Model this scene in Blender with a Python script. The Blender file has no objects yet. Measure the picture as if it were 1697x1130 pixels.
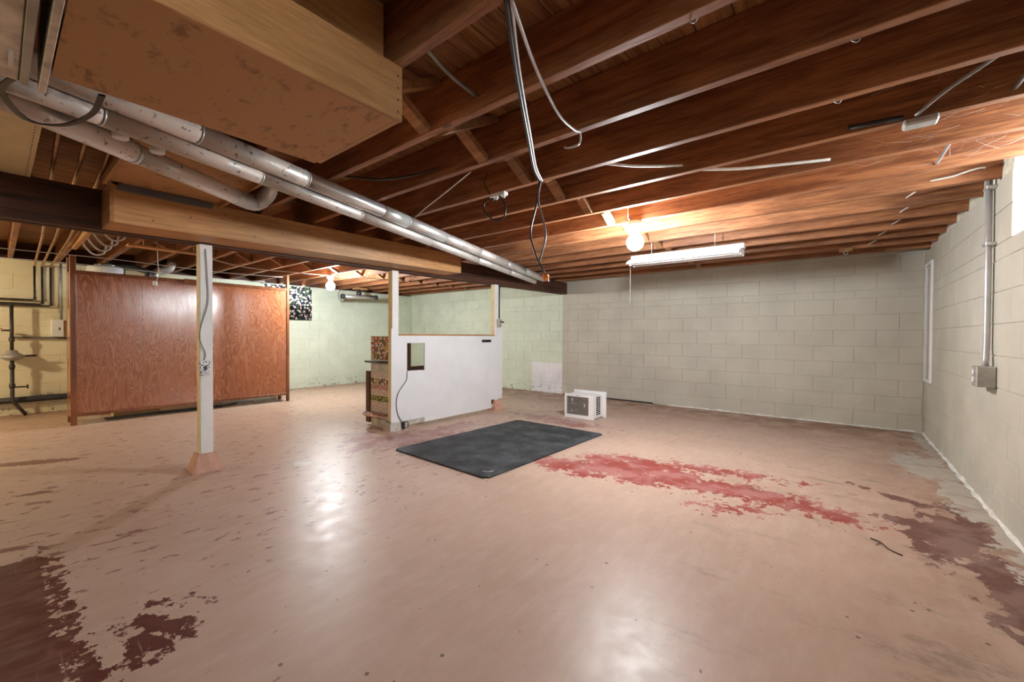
import bpy, bmesh, math, random
from mathutils import Vector, Matrix
random.seed(7)
S = bpy.context.scene
C = S.collection
# ------------------------------------------------------------------ camera
cam_d = bpy.data.cameras.new('camera'); cam = bpy.data.objects.new('camera', cam_d); C.objects.link(cam)
S.camera = cam
yaw, pit, rol = 0.672475, 0.0135396, 0.0055671
F_ = Vector((-math.sin(yaw)*math.cos(pit), math.cos(yaw)*math.cos(pit), -math.sin(pit)))
R_ = Vector((math.cos(yaw), math.sin(yaw), 0)); U_ = R_.cross(F_)
R2 = R_*math.cos(rol)+U_*math.sin(rol); U2 = U_*math.cos(rol)-R_*math.sin(rol)
mw = Matrix((R2, U2, -F_)).transposed().to_4x4(); mw.translation = (0, 0, 1.14)
cam.matrix_world = mw
cam_d.sensor_width = 36; cam_d.lens = 682.2/1697*36; cam_d.clip_start = .02
# ------------------------------------------------------------------ world, exposure
w = bpy.data.worlds.new('world'); S.world = w; w.use_nodes = True
w.node_tree.nodes['Background'].inputs[0].default_value = (.90, .96, 1.0, 1)
w.node_tree.nodes['Background'].inputs[1].default_value = 13.0
S.view_settings.view_transform = 'Standard'; S.view_settings.look = 'None'
S.view_settings.exposure = 1.08; S.view_settings.gamma = 1
S.cycles.max_bounces = 10; S.cycles.diffuse_bounces = 6; S.cycles.caustics_reflective = False; S.cycles.caustics_refractive = False
S.cycles.sample_clamp_indirect = 6
BULB_W = 400.0     # emission strength of the bare bulbs
# ------------------------------------------------------------------ material helpers
def mat(name, col=(.5,.5,.5), rough=.6, metal=0.0, spec=.5):
    m = bpy.data.materials.new(name); m.use_nodes = True
    b = m.node_tree.nodes['Principled BSDF']
    b.inputs['Base Color'].default_value = (*col, 1); b.inputs['Roughness'].default_value = rough
    b.inputs['Metallic'].default_value = metal; b.inputs['Specular IOR Level'].default_value = spec
    return m, m.node_tree.nodes, m.node_tree.links, b
class NT:
    """small shader-graph helper"""
    def __init__(s, m): s.n = m.node_tree.nodes; s.l = m.node_tree.links
    def put(s, sock, v):
        if hasattr(v, 'is_linked') or isinstance(v, bpy.types.NodeSocket): s.l.new(v, sock)
        elif v is not None:
            if isinstance(v, tuple) and sock.type == 'RGBA' and len(v) == 3: v = (*v, 1)
            sock.default_value = v
    def geo(s): return s.n.new('ShaderNodeNewGeometry').outputs['Position']
    def obj(s):
        tc = s.n.new('ShaderNodeTexCoord').outputs['Object']
        oi = s.n.new('ShaderNodeObjectInfo').outputs['Random']
        k = s.math('MULTIPLY', oi, 37.0)
        v = s.n.new('ShaderNodeVectorMath'); v.operation = 'ADD'; s.l.new(tc, v.inputs[0]); s.l.new(k, v.inputs[1])
        return v.outputs[0]
    def map(s, vec, scale=(1,1,1), loc=(0,0,0), rot=(0,0,0), typ='POINT'):
        n = s.n.new('ShaderNodeMapping'); n.vector_type = typ; s.l.new(vec, n.inputs[0])
        n.inputs['Location'].default_value = loc; n.inputs['Rotation'].default_value = rot; n.inputs['Scale'].default_value = scale
        return n.outputs[0]
    def noise(s, vec, scale=5, detail=4, rough=.55, dist=0.0):
        n = s.n.new('ShaderNodeTexNoise'); s.l.new(vec, n.inputs['Vector'])
        n.inputs['Scale'].default_value = scale; n.inputs['Detail'].default_value = detail
        n.inputs['Roughness'].default_value = rough; n.inputs['Distortion'].default_value = dist
        return n.outputs['Fac']
    def voro(s, vec, scale=5, out='Distance', feat='F1'):
        n = s.n.new('ShaderNodeTexVoronoi'); n.feature = feat; s.l.new(vec, n.inputs['Vector']); n.inputs['Scale'].default_value = scale
        return n.outputs[out]
    def wave(s, vec, scale=5, dist=5, detail=2, dscale=1):
        n = s.n.new('ShaderNodeTexWave'); s.l.new(vec, n.inputs['Vector']); n.inputs['Scale'].default_value = scale
        n.inputs['Distortion'].default_value = dist; n.inputs['Detail'].default_value = detail; n.inputs['Detail Scale'].default_value = dscale
        return n.outputs['Fac']
    def math(s, op, a, b=None, c=None):
        n = s.n.new('ShaderNodeMath'); n.operation = op
        s.put(n.inputs[0], a); s.put(n.inputs[1], b); s.put(n.inputs[2], c)
        return n.outputs[0]
    def ramp(s, fac, lo, hi, a=0.0, b=1.0):
        n = s.n.new('ShaderNodeMapRange'); n.interpolation_type = 'SMOOTHSTEP'; s.put(n.inputs[0], fac)
        n.inputs[1].default_value = lo; n.inputs[2].default_value = hi; n.inputs[3].default_value = a; n.inputs[4].default_value = b
        return n.outputs[0]
    def mix(s, f, a, b, blend='MIX'):
        n = s.n.new('ShaderNodeMix'); n.data_type = 'RGBA'; n.blend_type = blend
        s.put(n.inputs[0], f); s.put(n.inputs[6], a); s.put(n.inputs[7], b)
        return n.outputs[2]
    def bump(s, h, strength=.3, dist=.01):
        n = s.n.new('ShaderNodeBump'); n.inputs['Strength'].default_value = strength; n.inputs['Distance'].default_value = dist
        s.l.new(h, n.inputs['Height']); return n.outputs[0]
    def xyz(s, v):
        n = s.n.new('ShaderNodeSeparateXYZ'); s.l.new(v, n.inputs[0]); return n.outputs
def wood(name, dark, light, axis='X', rough=.55, gscale=1.0, knots=True, spec=.35, bump=.25):
    m, n, l, b = mat(name, light, rough, 0, spec); t = NT(m); o = t.obj()
    st = {'X': (.7, 9, 9), 'Y': (9, .7, 9), 'Z': (9, 9, .7)}[axis]
    v = t.map(o, st); a = t.noise(v, 3*gscale, 5, .6, .6); f = t.noise(v, 16*gscale, 3, .6)
    g = t.math('ADD', t.math('MULTIPLY', a, .7), t.math('MULTIPLY', f, .4)); g = t.ramp(g, .35, .75)
    col = t.mix(g, dark, light)
    big = t.ramp(t.noise(o, 1.1, 2), .3, .7, .8, 1.12)
    col = t.mix(1.0, col, big, 'MULTIPLY')
    if knots:
        kv = t.map(o, {'X': (1, 2.6, 2.6), 'Y': (2.6, 1, 2.6), 'Z': (2.6, 2.6, 1)}[axis])
        k = t.ramp(t.voro(kv, 1.6), .035, .075, 1, 0)
        col = t.mix(t.math('MULTIPLY', k, .75), col, tuple(c*.25 for c in dark))
    t.put(b.inputs['Base Color'], col); l.new(t.bump(g, bump, .002), b.inputs['Normal'])
    return m
def plain(name, col, rough=.5, metal=0, spec=.5, mott=.12, msc=9.0, bmp=0.0):
    m, n, l, b = mat(name, col, rough, metal, spec); t = NT(m); o = t.obj()
    k = t.ramp(t.noise(o, msc, 4), .25, .75, 1-mott, 1+mott)
    t.put(b.inputs['Base Color'], t.mix(1.0, col, k, 'MULTIPLY'))
    if bmp: l.new(t.bump(t.noise(o, msc*6, 3), bmp, .003), b.inputs['Normal'])
    return m
M = {}
M['joist'] = wood('joist_wood', (.16,.058,.025), (.43,.185,.080), 'X', .5)
M['plank'] = wood('subfloor_pine', (.17,.072,.026), (.48,.24,.10), 'Y', .6, knots=False)
M['pine'] = wood('pine_board', (.40,.195,.072), (.60,.33,.14), 'Y', .45)
M['pinex'] = wood('pine_board_cross', (.38,.185,.07), (.57,.31,.13), 'X', .45)
M['girder'] = wood('girder_wood', (.045,.018,.011), (.13,.050,.028), 'Y', .6)
M['brace'] = wood('brace_wood', (.20,.095,.040), (.42,.22,.10), 'X', .6, knots=False)
M['redpost'] = wood('stained_post', (.17,.055,.020), (.31,.115,.042), 'Z', .35)
M['brown'] = wood('dark_brown_board', (.075,.030,.016), (.15,.065,.035), 'Z', .5, knots=False)
M['galv'] = plain('galvanised_steel', (.62,.63,.61), .38, .65, mott=.16, msc=6)
M['duct_bright'] = plain('bright_duct', (.74,.76,.77), .28, .8, mott=.1, msc=5)
M['dark_metal'] = plain('dark_metal', (.06,.06,.065), .45, .6)
M['iron'] = plain('black_iron', (.07,.062,.055), .5, .5, mott=.4)
M['copper'] = plain('aged_copper', (.42,.27,.15), .4, .9, mott=.25)
M['white'] = plain('white_paint', (.80,.80,.78), .45, mott=.05)
M['enamel'] = plain('white_enamel', (.86,.87,.88), .3, mott=.03)
M['plastic'] = plain('white_plastic', (.80,.81,.80), .4, mott=.04)
M['cream'] = plain('cream_paint_and_lamplight', (.72,.60,.33), .5, mott=.08)  # panel and tray colour, also used as warm lamplight on the post sides
M['porcelain'] = plain('porcelain', (.75,.75,.72), .25, mott=.05)
M['greybox'] = plain('grey_box', (.42,.41,.38), .5, .5, mott=.2)
M['black_cable'] = plain('black_cable', (.018,.018,.02), .35, mott=.2)
M['white_cable'] = plain('white_cable', (.62,.60,.55), .5, mott=.15)
M['grey_cable'] = plain('grey_cable', (.22,.21,.20), .45, mott=.2)
M['steel_cable'] = plain('light_grey_cable', (.55,.56,.60), .3, .3, mott=.15)
M['orange'] = plain('orange_plastic', (.85,.25,.04), .4)
M['red'] = plain('red_handle', (.45,.07,.03), .4)
M['mortar'] = plain('mortar_fill', (.60,.58,.47), .9, mott=.25, msc=12, bmp=.6)
M['board_white'] = plain('white_board', (.78,.80,.82), .5, mott=.035, msc=4)
M['nail'] = plain('nail_head', (.10,.09,.08), .5, .6)
M['web'] = plain('cobweb_silk', (.45,.43,.40), .9)
M['dustwhite'] = plain('whitewashed_metal', (.62,.57,.50), .5, .35, mott=.35, msc=14)
M['concrete'] = plain('old_concrete', (.50,.47,.42), .9, mott=.25, msc=14, bmp=.5)
M['foot_paint'] = plain('salmon_footing', (.60,.34,.25), .7, mott=.15, msc=14, bmp=.4)
def dirty_duct():
    m, n, l, b = mat('dusty_duct', (.6,.58,.55), .35, .9); t = NT(m); o = t.geo()
    k = t.ramp(t.noise(o, 7, 5, .65), .36, .56); k2 = t.ramp(t.noise(o, 38, 3), .62, .68)
    far = t.ramp(t.xyz(o)[1], .4, 1.6, 1, .4)
    k = t.math('MULTIPLY', k, far)
    col = t.mix(k, (.64,.65,.63), (.72,.61,.53)); col = t.mix(t.math('MULTIPLY', k2, .8), col, (.16,.08,.04))
    t.put(b.inputs['Base Color'], col); t.put(b.inputs['Metallic'], t.ramp(k, 0, 1, .65, .05)); t.put(b.inputs['Roughness'], t.ramp(k, 0, 1, .36, .65))
    return m
M['dusty'] = dirty_duct()
def pressboard():
    m, n, l, b = mat('pressboard', (.40,.19,.07), .6, 0, .3); t = NT(m); o = t.geo()
    f = t.noise(o, 120, 2); st = t.ramp(t.noise(t.map(o, (5, 9, 5)), 2.0, 5, .65), .54, .68)
    col = t.mix(f, (.46,.245,.105), (.56,.315,.145)); col = t.mix(t.math('MULTIPLY', st, .6), col, (.13,.055,.028))
    t.put(b.inputs['Base Color'], col); return m
M['press'] = pressboard()
def plywood():
    m, n, l, b = mat('varnished_plywood', (.30,.09,.035), .27, 0, .6); b.inputs['Coat Weight'].default_value = .8; b.inputs['Coat Roughness'].default_value = .16; t = NT(m); o = t.geo()
    v = t.map(o, (1, 3.2, .55)); wv = t.noise(v, 2.2, 2, .5, 1.2)
    rings = t.math('SINE', t.math('MULTIPLY', wv, 95.0)); g = t.ramp(rings, -1.3, 1.2)
    f = t.noise(t.map(o, (60, 60, 3)), 3, 3)
    g2 = t.math('ADD', t.math('MULTIPLY', g, .65), t.math('MULTIPLY', f, .5))
    col = t.mix(g2, (.24,.066,.028), (.47,.175,.068)); t.put(b.inputs['Base Color'], col)
    t.put(b.inputs['Roughness'], t.ramp(g, 0, 1, .17, .30)); l.new(t.bump(g2, .22, .002), b.inputs['Normal']); return m
M['ply'] = plywood()
def wallpaint(kind):
    """painted concrete block; colours, blistered paint and damp marks by place on the wall"""
    m, n, l, b = mat('painted_block_'+kind, (.6,.58,.5), .6, 0, .4); t = NT(m); p = t.geo(); x, y, z = t.xyz(p)
    beige = (.54,.52,.44); green = (.66,.74,.60); creamc = (.78,.72,.50)
    if kind == 'back':
        side = t.math('LESS_THAN', t.math('ADD', x, t.math('MULTIPLY', t.noise(p, 14, 2), .02)), -4.225)
        col = t.mix(side, beige, green)
        e = t.math('MULTIPLY', t.math('GREATER_THAN', x, -4.97), t.math('LESS_THAN', z, .60)); e = t.math('MULTIPLY', e, side)
        col = t.mix(e, col, (.80,.81,.84))
    elif kind == 'left':
        col = t.mix(t.ramp(y, 1.0, 3.0), creamc, green); side = 1.0  # cream at the near end, turning green further along
    else:
        col = t.mix(0.0, beige, beige); side = 0.0
    col = t.mix(1.0, col, t.ramp(t.noise(p, 2.3, 4), .3, .7, .93, 1.06), 'MULTIPLY')
    low = t.ramp(z, .10, .50, 1, 0)
    # blistered whitish paint
    bl = t.math('MULTIPLY', t.ramp(t.noise(t.map(p, (1,1,1.6)), 7, 5, .65), .60, .66), t.ramp(z, .12, 1.0, 1, .0))
    col = t.mix(t.math('MULTIPLY', bl, .35), col, (.66,.66,.64))
    # bare dark specks where the paint came off
    dk = t.math('MULTIPLY', t.ramp(t.noise(t.map(p, (1,1,1.8)), 15, 5, .7), .57, .62), t.ramp(z, .05, .26, 1, 0))
    dk = t.math('MULTIPLY', dk, side if kind != 'right' else .12)
    if kind == 'back': dk = t.math('MAXIMUM', dk, t.math('MULTIPLY', t.ramp(t.noise(t.map(p, (1,1,1.8), (5,1,2)), 10, 5, .7), .66, .70), t.math('MULTIPLY', low, .35)))
    col = t.mix(t.math('MULTIPLY', dk, .85), col, (.10,.10,.075))
    if kind != 'right':
        sc = t.ramp(t.noise(t.map(p, (1, 1, .8)), 9, 2, .5), .705, .72)
        sc = t.math('MULTIPLY', t.math('MULTIPLY', sc, t.math('GREATER_THAN', y, 5.6)), t.math('LESS_THAN', x, -5.5))
        col = t.mix(t.math('MULTIPLY', sc, .7), col, (.10,.12,.13))
    sp = t.ramp(t.voro(p, 5.5), .02, .03, 1, 0); col = t.mix(t.math('MULTIPLY', sp, .5), col, (.09,.08,.07))
    t.put(b.inputs['Base Color'], col)
    h = t.math('ADD', t.noise(p, 60, 3), t.math('MULTIPLY', bl, .8)); l.new(t.bump(h, .35, .004), b.inputs['Normal'])
    return m
for k in ('back', 'left', 'right'): M['wall_'+k] = wallpaint(k)
def floormat():
    m, n, l, b = mat('worn_painted_concrete', (.6,.36,.24), .3, 0, .5); t = NT(m); p = t.geo(); x, y, z = t.xyz(p)
    def sub(f): return t.math('SUBTRACT', f, .5)
    nA = sub(t.noise(t.map(p, (1.0,.8,1)), 6.5, 8, .70, .2)); nB = sub(t.noise(p, 17, 7, .68, .2)); nC = sub(t.noise(t.map(p, (1.6,.7,1), (4,2,0), (0,0,.35)), 11, 6, .62, .3))
    def ell(lst):
        """signed distance in metres to a set of ellipses"""
        out = None
        for cx, cy, rx, ry, a in lst:
            v = t.map(p, (rx, ry, 1), (cx, cy, 0), (0, 0, math.radians(a)), 'TEXTURE')
            ln = n.new('ShaderNodeVectorMath'); ln.operation = 'LENGTH'; l.new(v, ln.inputs[0])
            q = t.math('MULTIPLY', t.math('SUBTRACT', 1.0, ln.outputs['Value']), min(rx, ry)); out = q if out is None else t.math('MAXIMUM', out, q)
        return out
    def mask(d, nz, amt, cap=.09, soft=.006):
        return t.ramp(t.math('ADD', t.math('MINIMUM', d, cap), t.math('MULTIPLY', nz, amt)), 0, soft)
    base = t.mix(t.ramp(t.noise(p, .9, 3), .3, .7), (.505,.358,.280), (.560,.400,.317))
    base = t.mix(t.ramp(x, -2.5, -6.0, 0, .6), base, (.60,.43,.31))  # warm lamplight of the left side put into the floor colour
    base = t.mix(t.math('MULTIPLY', t.ramp(t.noise(t.map(p, (3,.9,1)), 5, 6, .7), .38, .75), .38), base, (.68,.56,.48))
    base = t.mix(t.math('MULTIPLY', t.ramp(t.noise(t.map(p, (1.4,1,1), (2,5,0)), 2.6, 7, .72), .46, .72), .30), base, (.40,.25,.19))
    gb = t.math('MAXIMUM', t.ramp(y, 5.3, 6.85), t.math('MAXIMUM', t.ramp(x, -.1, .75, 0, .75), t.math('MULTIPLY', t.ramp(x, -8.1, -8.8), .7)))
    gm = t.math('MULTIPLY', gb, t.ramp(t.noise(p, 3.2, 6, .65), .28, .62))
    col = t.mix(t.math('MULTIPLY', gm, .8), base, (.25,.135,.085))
    pink = t.ramp(t.noise(p, 4.5, 5, .6), .42, .60)
    # red under-coat showing where the top coat wore off
    red = mask(ell([(-1.80,3.15,.40,.19,8), (-1.35,3.42,.55,.34,4), (-.95,3.36,.40,.20,0), (-.50,3.42,.42,.17,-4), (-.12,3.37,.30,.13,-6), (-.52,3.06,.16,.07,30), (-.80,3.82,.40,.09,8)]), t.math('ADD', t.math('MULTIPLY', nA, .6), t.math('MULTIPLY', nB, .65)), 1.0, .10)
    col = t.mix(red, col, t.mix(pink, (.33,.060,.050), (.44,.175,.165)))
    lil = mask(ell([(-3.70,2.85,.30,.70,-8), (-4.2,2.5,.40,.16,-15), (-3.0,4.70,.70,.17,-4), (-3.75,3.55,.16,.35,0)]), nA, .8)
    col = t.mix(t.math('MULTIPLY', lil, .85), col, t.mix(pink, (.33,.125,.11), (.44,.30,.29)))
    # dark maroon old coat with a straight edge, and the blot beside it
    d = t.math('MINIMUM', t.math('ADD', x, 3.2), t.math('SUBTRACT', .145, y))
    mar = mask(d, nB, .20, .05); fr = mask(ell([(-2.5,.14,.55,.06,0), (-1.95,.16,.3,.06,0), (-2.95,.14,.25,.04,0)]), nB, .34, .02)
    blot = mask(ell([(-2.07,.395,.17,.055,32), (-1.97,.335,.10,.06,10), (-1.90,.30,.06,.03,20), (-1.95,.43,.07,.025,35), (-2.24,.42,.07,.018,40), (-2.16,.54,.06,.014,30), (-2.10,.30,.05,.02,0)]), nB, .20, .03)
    mm = t.math('MAXIMUM', t.math('MAXIMUM', mar, fr), blot)
    col = t.mix(mm, col, t.mix(t.math('MULTIPLY', t.ramp(t.noise(t.map(p, (6,2,1)), 3, 6, .65), .35, .7), t.ramp(y, .3, .05, .25, 1)), (.115,.028,.022), (.20,.105,.085)))
    br = mask(ell([(.50,3.42,.16,.42,-12), (.62,2.85,.14,.40,0), (.66,3.7,.11,.40,0), (.36,3.95,.20,.05,-30), (.30,3.5,.10,.08,0)]), nA, .55)
    col = t.mix(br, col, t.mix(pink, (.17,.078,.062), (.27,.165,.14)))
    strk = mask(ell([(-5.55,.17,.08,.36,-30), (-4.45,.17,.035,.12,-25), (-3.5,.56,.02,.08,-20), (-3.15,.5,.02,.09,-20), (-3.73,.53,.012,.07,-20), (-3.4,.05,.03,.10,-20), (-4.17,.2,.02,.08,-25)]), nB, .14, .02)
    col = t.mix(t.math('MULTIPLY', strk, .9), col, (.21,.09,.065))
    gy = mask(ell([(.60,5.15,.18,.50,10), (.70,4.3,.10,.6,0), (.75,3.6,.06,.6,0), (.77,2.6,.05,.9,0), (.74,6.2,.06,.6,0)]), nA, .55)
    col = t.mix(gy, col, t.mix(t.noise(p, 13, 5), (.40,.36,.30), (.64,.60,.54)))
    wp = mask(ell([(-3.70,1.68,.10,.05,20)]), nB, .15); col = t.mix(t.math('MULTIPLY', wp, .7), col, (.66,.66,.66))
    # chips in the coat, denser towards the left and round the mat
    dens = t.math('MAXIMUM', t.ramp(x, -2.9, -1.5, .088, 0), t.ramp(y, 2.0, 3.4, 0, .035))
    fl = t.ramp(t.math('ADD', nC, dens), .195, .203)
    col = t.mix(t.math('MULTIPLY', fl, .8), col, (.22,.10,.075))
    sp = t.ramp(t.voro(t.map(p, (1,1,1), (.3,.6,0)), 9.0), .06, .08, 1, 0)
    sp2 = t.math('MULTIPLY', sp, t.ramp(t.noise(p, 2.3, 2), .42, .54)); col = t.mix(t.math('MULTIPLY', sp2, .8), col, (.07,.05,.04))
    scr = t.ramp(t.noise(t.map(p, (1.2, 26, 1), (0,0,0), (0,0,.5)), 2.2, 3), .66, .72); col = t.mix(t.math('MULTIPLY', scr, .15), col, (.75,.66,.58))
    sm = t.math('MULTIPLY', t.ramp(t.noise(t.map(p, (1,2.2,1), (9,2,0)), 2.2, 8, .78), .52, .68), t.ramp(x, -1.3, .1)); col = t.mix(t.math('MULTIPLY', sm, .5), col, (.15,.115,.085))
    t.put(b.inputs['Base Color'], col)
    rg = t.ramp(t.noise(p, 9, 6, .65), .3, .75, .36, .45); rg = t.math('ADD', rg, t.math('MULTIPLY', gm, .3)); rg = t.math('ADD', rg, t.math('MULTIPLY', t.math('MAXIMUM', gy, br), .25))
    t.put(b.inputs['Roughness'], rg)
    hh = t.math('SUBTRACT', t.math('MULTIPLY', t.noise(p, 2.2, 3), .5), t.math('MULTIPLY', t.math('MAXIMUM', t.math('MAXIMUM', red, mm), t.math('MAXIMUM', fl, br)), .15))
    hh = t.math('ADD', hh, t.math('MULTIPLY', t.noise(p, 70, 2), .07))
    l.new(t.bump(hh, .25, .005), b.inputs['Normal'])
    return m
M['floor'] = floormat()
def rubber():
    m, n, l, b = mat('black_rubber_mat', (.03,.035,.04), .62, 0, .4); t = NT(m); p = t.geo()
    k = t.ramp(t.noise(p, 4, 6, .7), .35, .75); col = t.mix(k, (.022,.026,.031), (.085,.100,.115))
    d = t.ramp(t.noise(p, 22, 3), .68, .76); col = t.mix(t.math('MULTIPLY', d, .35), col, (.25,.27,.28))
    t.put(b.inputs['Base Color'], col); l.new(t.bump(t.noise(p, 180, 2), .3, .002), b.inputs['Normal']); return m
M['rubber'] = rubber()
def curtain_mat():
    m, n, l, b = mat('floral_curtain', (.02,.02,.03), .9, 0, .1); t = NT(m); o = t.geo()
    v = t.map(o, (1,21,21)); d = t.voro(v, 1.0); rn = n.new('ShaderNodeTexVoronoi'); l.new(v, rn.inputs['Vector']); rn.inputs['Scale'].default_value = 1
    f = t.ramp(d, .36, .44, 1, 0); hue = t.xyz(rn.outputs['Color'])[0]
    fc = t.mix(t.ramp(hue, .3, .7), (.75,.68,.62), (.55,.30,.36)); fc = t.mix(t.ramp(d, .08, .14, 1, 0), fc, (.5,.4,.1))
    lf = t.ramp(t.noise(o, 40, 2), .56, .6); bg = t.mix(lf, (.014,.012,.022), (.10,.17,.06))
    col = t.mix(f, bg, fc); t.put(b.inputs['Base Color'], col)
    tr = n.new('ShaderNodeBsdfTranslucent'); l.new(col, tr.inputs[0]); ms = n.new('ShaderNodeMixShader'); ms.inputs[0].default_value = .45
    l.new(b.outputs[0], ms.inputs[1]); l.new(tr.outputs[0], ms.inputs[2]); l.new(ms.outputs[0], n['Material Output'].inputs[0]); return m
M['curtain'] = curtain_mat()
def mosaic(name, sc, cols, bg, dotr):
    m, n, l, b = mat(name, bg, .35, 0, .5); t = NT(m); o = t.map(t.geo(), (sc, 0, sc))
    v = n.new('ShaderNodeTexVoronoi'); v.inputs['Randomness'].default_value = .25; l.new(o, v.inputs['Vector']); v.inputs['Scale'].default_value = 1
    d = t.ramp(v.outputs['Distance'], dotr, dotr+.06, 1, 0); h = t.xyz(v.outputs['Color'])
    c = t.mix(t.ramp(h[0], .2, .3), cols[0], cols[1]); c = t.mix(t.ramp(h[1], .45, .55), c, cols[2]); c = t.mix(t.ramp(h[2], .7, .75), c, cols[3])
    t.put(b.inputs['Base Color'], t.mix(d, bg, c)); l.new(t.bump(d, .5, .004), b.inputs['Normal']); return m
M['mosaic_a'] = mosaic('bottle_cap_mosaic', 34, [(.6,.08,.06),(.85,.80,.75),(.10,.08,.08),(.70,.48,.08)], (.16,.13,.11), .46)
M['mosaic_b'] = mosaic('dotted_mosaic', 42, [(.10,.03,.03),(.16,.06,.05),(.05,.04,.05),(.30,.10,.07)], (.78,.68,.62), .30)
M['mosaic_red'] = mosaic('red_cap_rows', 42, [(.45,.04,.04),(.30,.03,.03),(.06,.05,.05),(.5,.12,.1)], (.70,.60,.56), .42)
M['mosaic_green'] = mosaic('green_cap_rows', 42, [(.45,.48,.04),(.35,.42,.03),(.06,.07,.04),(.5,.55,.1)], (.12,.11,.06), .42)
m_, n_, l_, b_ = mat('mirror_glass', (.80,.82,.80), .02, 1.0); M['mirror'] = m_
def emis(name, col, st):
    m, n, l, b = mat(name, col, .3); b.inputs['Emission Color'].default_value = (*col, 1); b.inputs['Emission Strength'].default_value = st; return m
M['bulb'] = emis('lit_bulb_cool', (.93,.97,1.0), BULB_W); M['bulb_warm'] = emis('lit_bulb_warm', (1.0,.84,.56), BULB_W*.95)
m_, n_, l_, b_ = mat('window_glass', (1,1,1), .05, 0); tr_ = n_.new('ShaderNodeBsdfTransparent'); mx_ = n_.new('ShaderNodeMixShader'); mx_.inputs[0].default_value = .94
l_.new(b_.outputs[0], mx_.inputs[1]); l_.new(tr_.outputs[0], mx_.inputs[2]); l_.new(mx_.outputs[0], n_['Material Output'].inputs[0]); M['glass'] = m_
m_, n_, l_, b_ = mat('frosted_tube', (.90,.91,.92), .25, 0); M['tube'] = m_
def outlet_mat():
    m, n, l, b = mat('patterned_cover', (.8,.8,.8), .4); t = NT(m); k = t.ramp(t.noise(t.geo(), 70, 2), .54, .57); t.put(b.inputs['Base Color'], t.mix(k, (.80,.82,.84), (.05,.05,.06))); return m
M['patterned'] = outlet_mat()
# ------------------------------------------------------------------ mesh helpers
class MB:
    def __init__(s): s.v = []; s.f = []; s.sm = []
    def add(s, vs, fs, smooth=False):
        k = len(s.v); s.v += [tuple(a) for a in vs]; s.f += [tuple(i+k for i in f) for f in fs]; s.sm += [smooth]*len(fs); return s
    def box(s, x0, x1, y0, y1, z0, z1, c=0.0):
        x0, x1 = min(x0,x1), max(x0,x1); y0, y1 = min(y0,y1), max(y0,y1); z0, z1 = min(z0,z1), max(z0,z1)
        if c <= 0: return s.hexa([(x0,y0,z0),(x1,y0,z0),(x1,y1,z0),(x0,y1,z0),(x0,y0,z1),(x1,y0,z1),(x1,y1,z1),(x0,y1,z1)])
        bm = bmesh.new(); bmesh.ops.create_cube(bm, size=1)
        for v in bm.verts: v.co = ((x0+x1)/2+v.co.x*(x1-x0), (y0+y1)/2+v.co.y*(y1-y0), (z0+z1)/2+v.co.z*(z1-z0))
        bmesh.ops.bevel(bm, geom=list(bm.edges), offset=c, segments=1, affect='EDGES')
        bm.verts.index_update(); s.add([v.co[:] for v in bm.verts], [[v.index for v in f.verts] for f in bm.faces]); bm.free(); return s
    def hexa(s, p): return s.add(p, [(0,3,2,1),(4,5,6,7),(0,1,5,4),(1,2,6,5),(2,3,7,6),(3,0,4,7)])
    def tube(s, pts, r, n=8, cap=True):
        pts = [Vector(p) for p in pts]; rs = r if isinstance(r, (list, tuple)) else [r]*len(pts)
        k = len(s.v); prev = None; N = len(pts)
        for i, p in enumerate(pts):
            d = (pts[min(i+1,N-1)]-pts[max(i-1,0)])
            d = d.normalized() if d.length > 1e-9 else Vector((0,0,1))
            if prev is None: u = d.orthogonal().normalized()
            else:
                u = prev-d*prev.dot(d); u = u.normalized() if u.length > 1e-6 else d.orthogonal().normalized()
            prev = u; q = d.cross(u)
            for j in range(n):
                a = 2*math.pi*j/n; s.v.append(tuple(p+(u*math.cos(a)+q*math.sin(a))*rs[i]))
        for i in range(N-1):
            for j in range(n):
                a = k+i*n+j; b = k+i*n+(j+1) % n; s.f.append((a, b, b+n, a+n)); s.sm.append(True)
        if cap:
            s.f.append(tuple(k+j for j in reversed(range(n)))); s.sm.append(False)
            s.f.append(tuple(k+(N-1)*n+j for j in range(n))); s.sm.append(False)
        return s
    def lathe(s, prof, c=(0,0,0), n=16, axis='Z'):
        k = len(s.v); c = Vector(c)
        for r, h in prof:
            for j in range(n):
                a = 2*math.pi*j/n; x, y = r*math.cos(a), r*math.sin(a)
                v = {'Z': (x,y,h), 'X': (h,x,y), 'Y': (y,h,x)}[axis]; s.v.append(tuple(c+Vector(v)))
        for i in range(len(prof)-1):
            for j in range(n):
                a = k+i*n+j; b = k+i*n+(j+1) % n; s.f.append((a, b, b+n, a+n)); s.sm.append(True)
        s.f.append(tuple(k+j for j in reversed(range(n)))); s.sm.append(False)
        e = k+(len(prof)-1)*n; s.f.append(tuple(e+j for j in range(n))); s.sm.append(False)
        return s
    def mesh(s, name, off=(0,0,0)):
        me = bpy.data.meshes.new(name); me.from_pydata([(a-off[0], b-off[1], c-off[2]) for a, b, c in s.v], [], s.f)
        me.polygons.foreach_set('use_smooth', s.sm); me.update()
        bm = bmesh.new(); bm.from_mesh(me); bmesh.ops.recalc_face_normals(bm, faces=bm.faces); bm.to_mesh(me); bm.free()
        return me
    def build(s, name, material, parent=None, loc=None):
        org = Vector((0,0,0))
        if parent is not None:
            q = parent
            while q is not None: org += q.location; q = q.parent
        if parent is None and loc is not None: org = Vector(loc)
        me = s.mesh(name, org); me.materials.append(M[material]); o = bpy.data.objects.new(name, me); C.objects.link(o)
        if parent is not None: o.parent = parent
        elif loc is not None: o.location = loc
        return o
def tag(o, label, cat, group=None):
    o['label'] = label; o['category'] = cat
    if group: o['group'] = group
    return o
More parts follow.
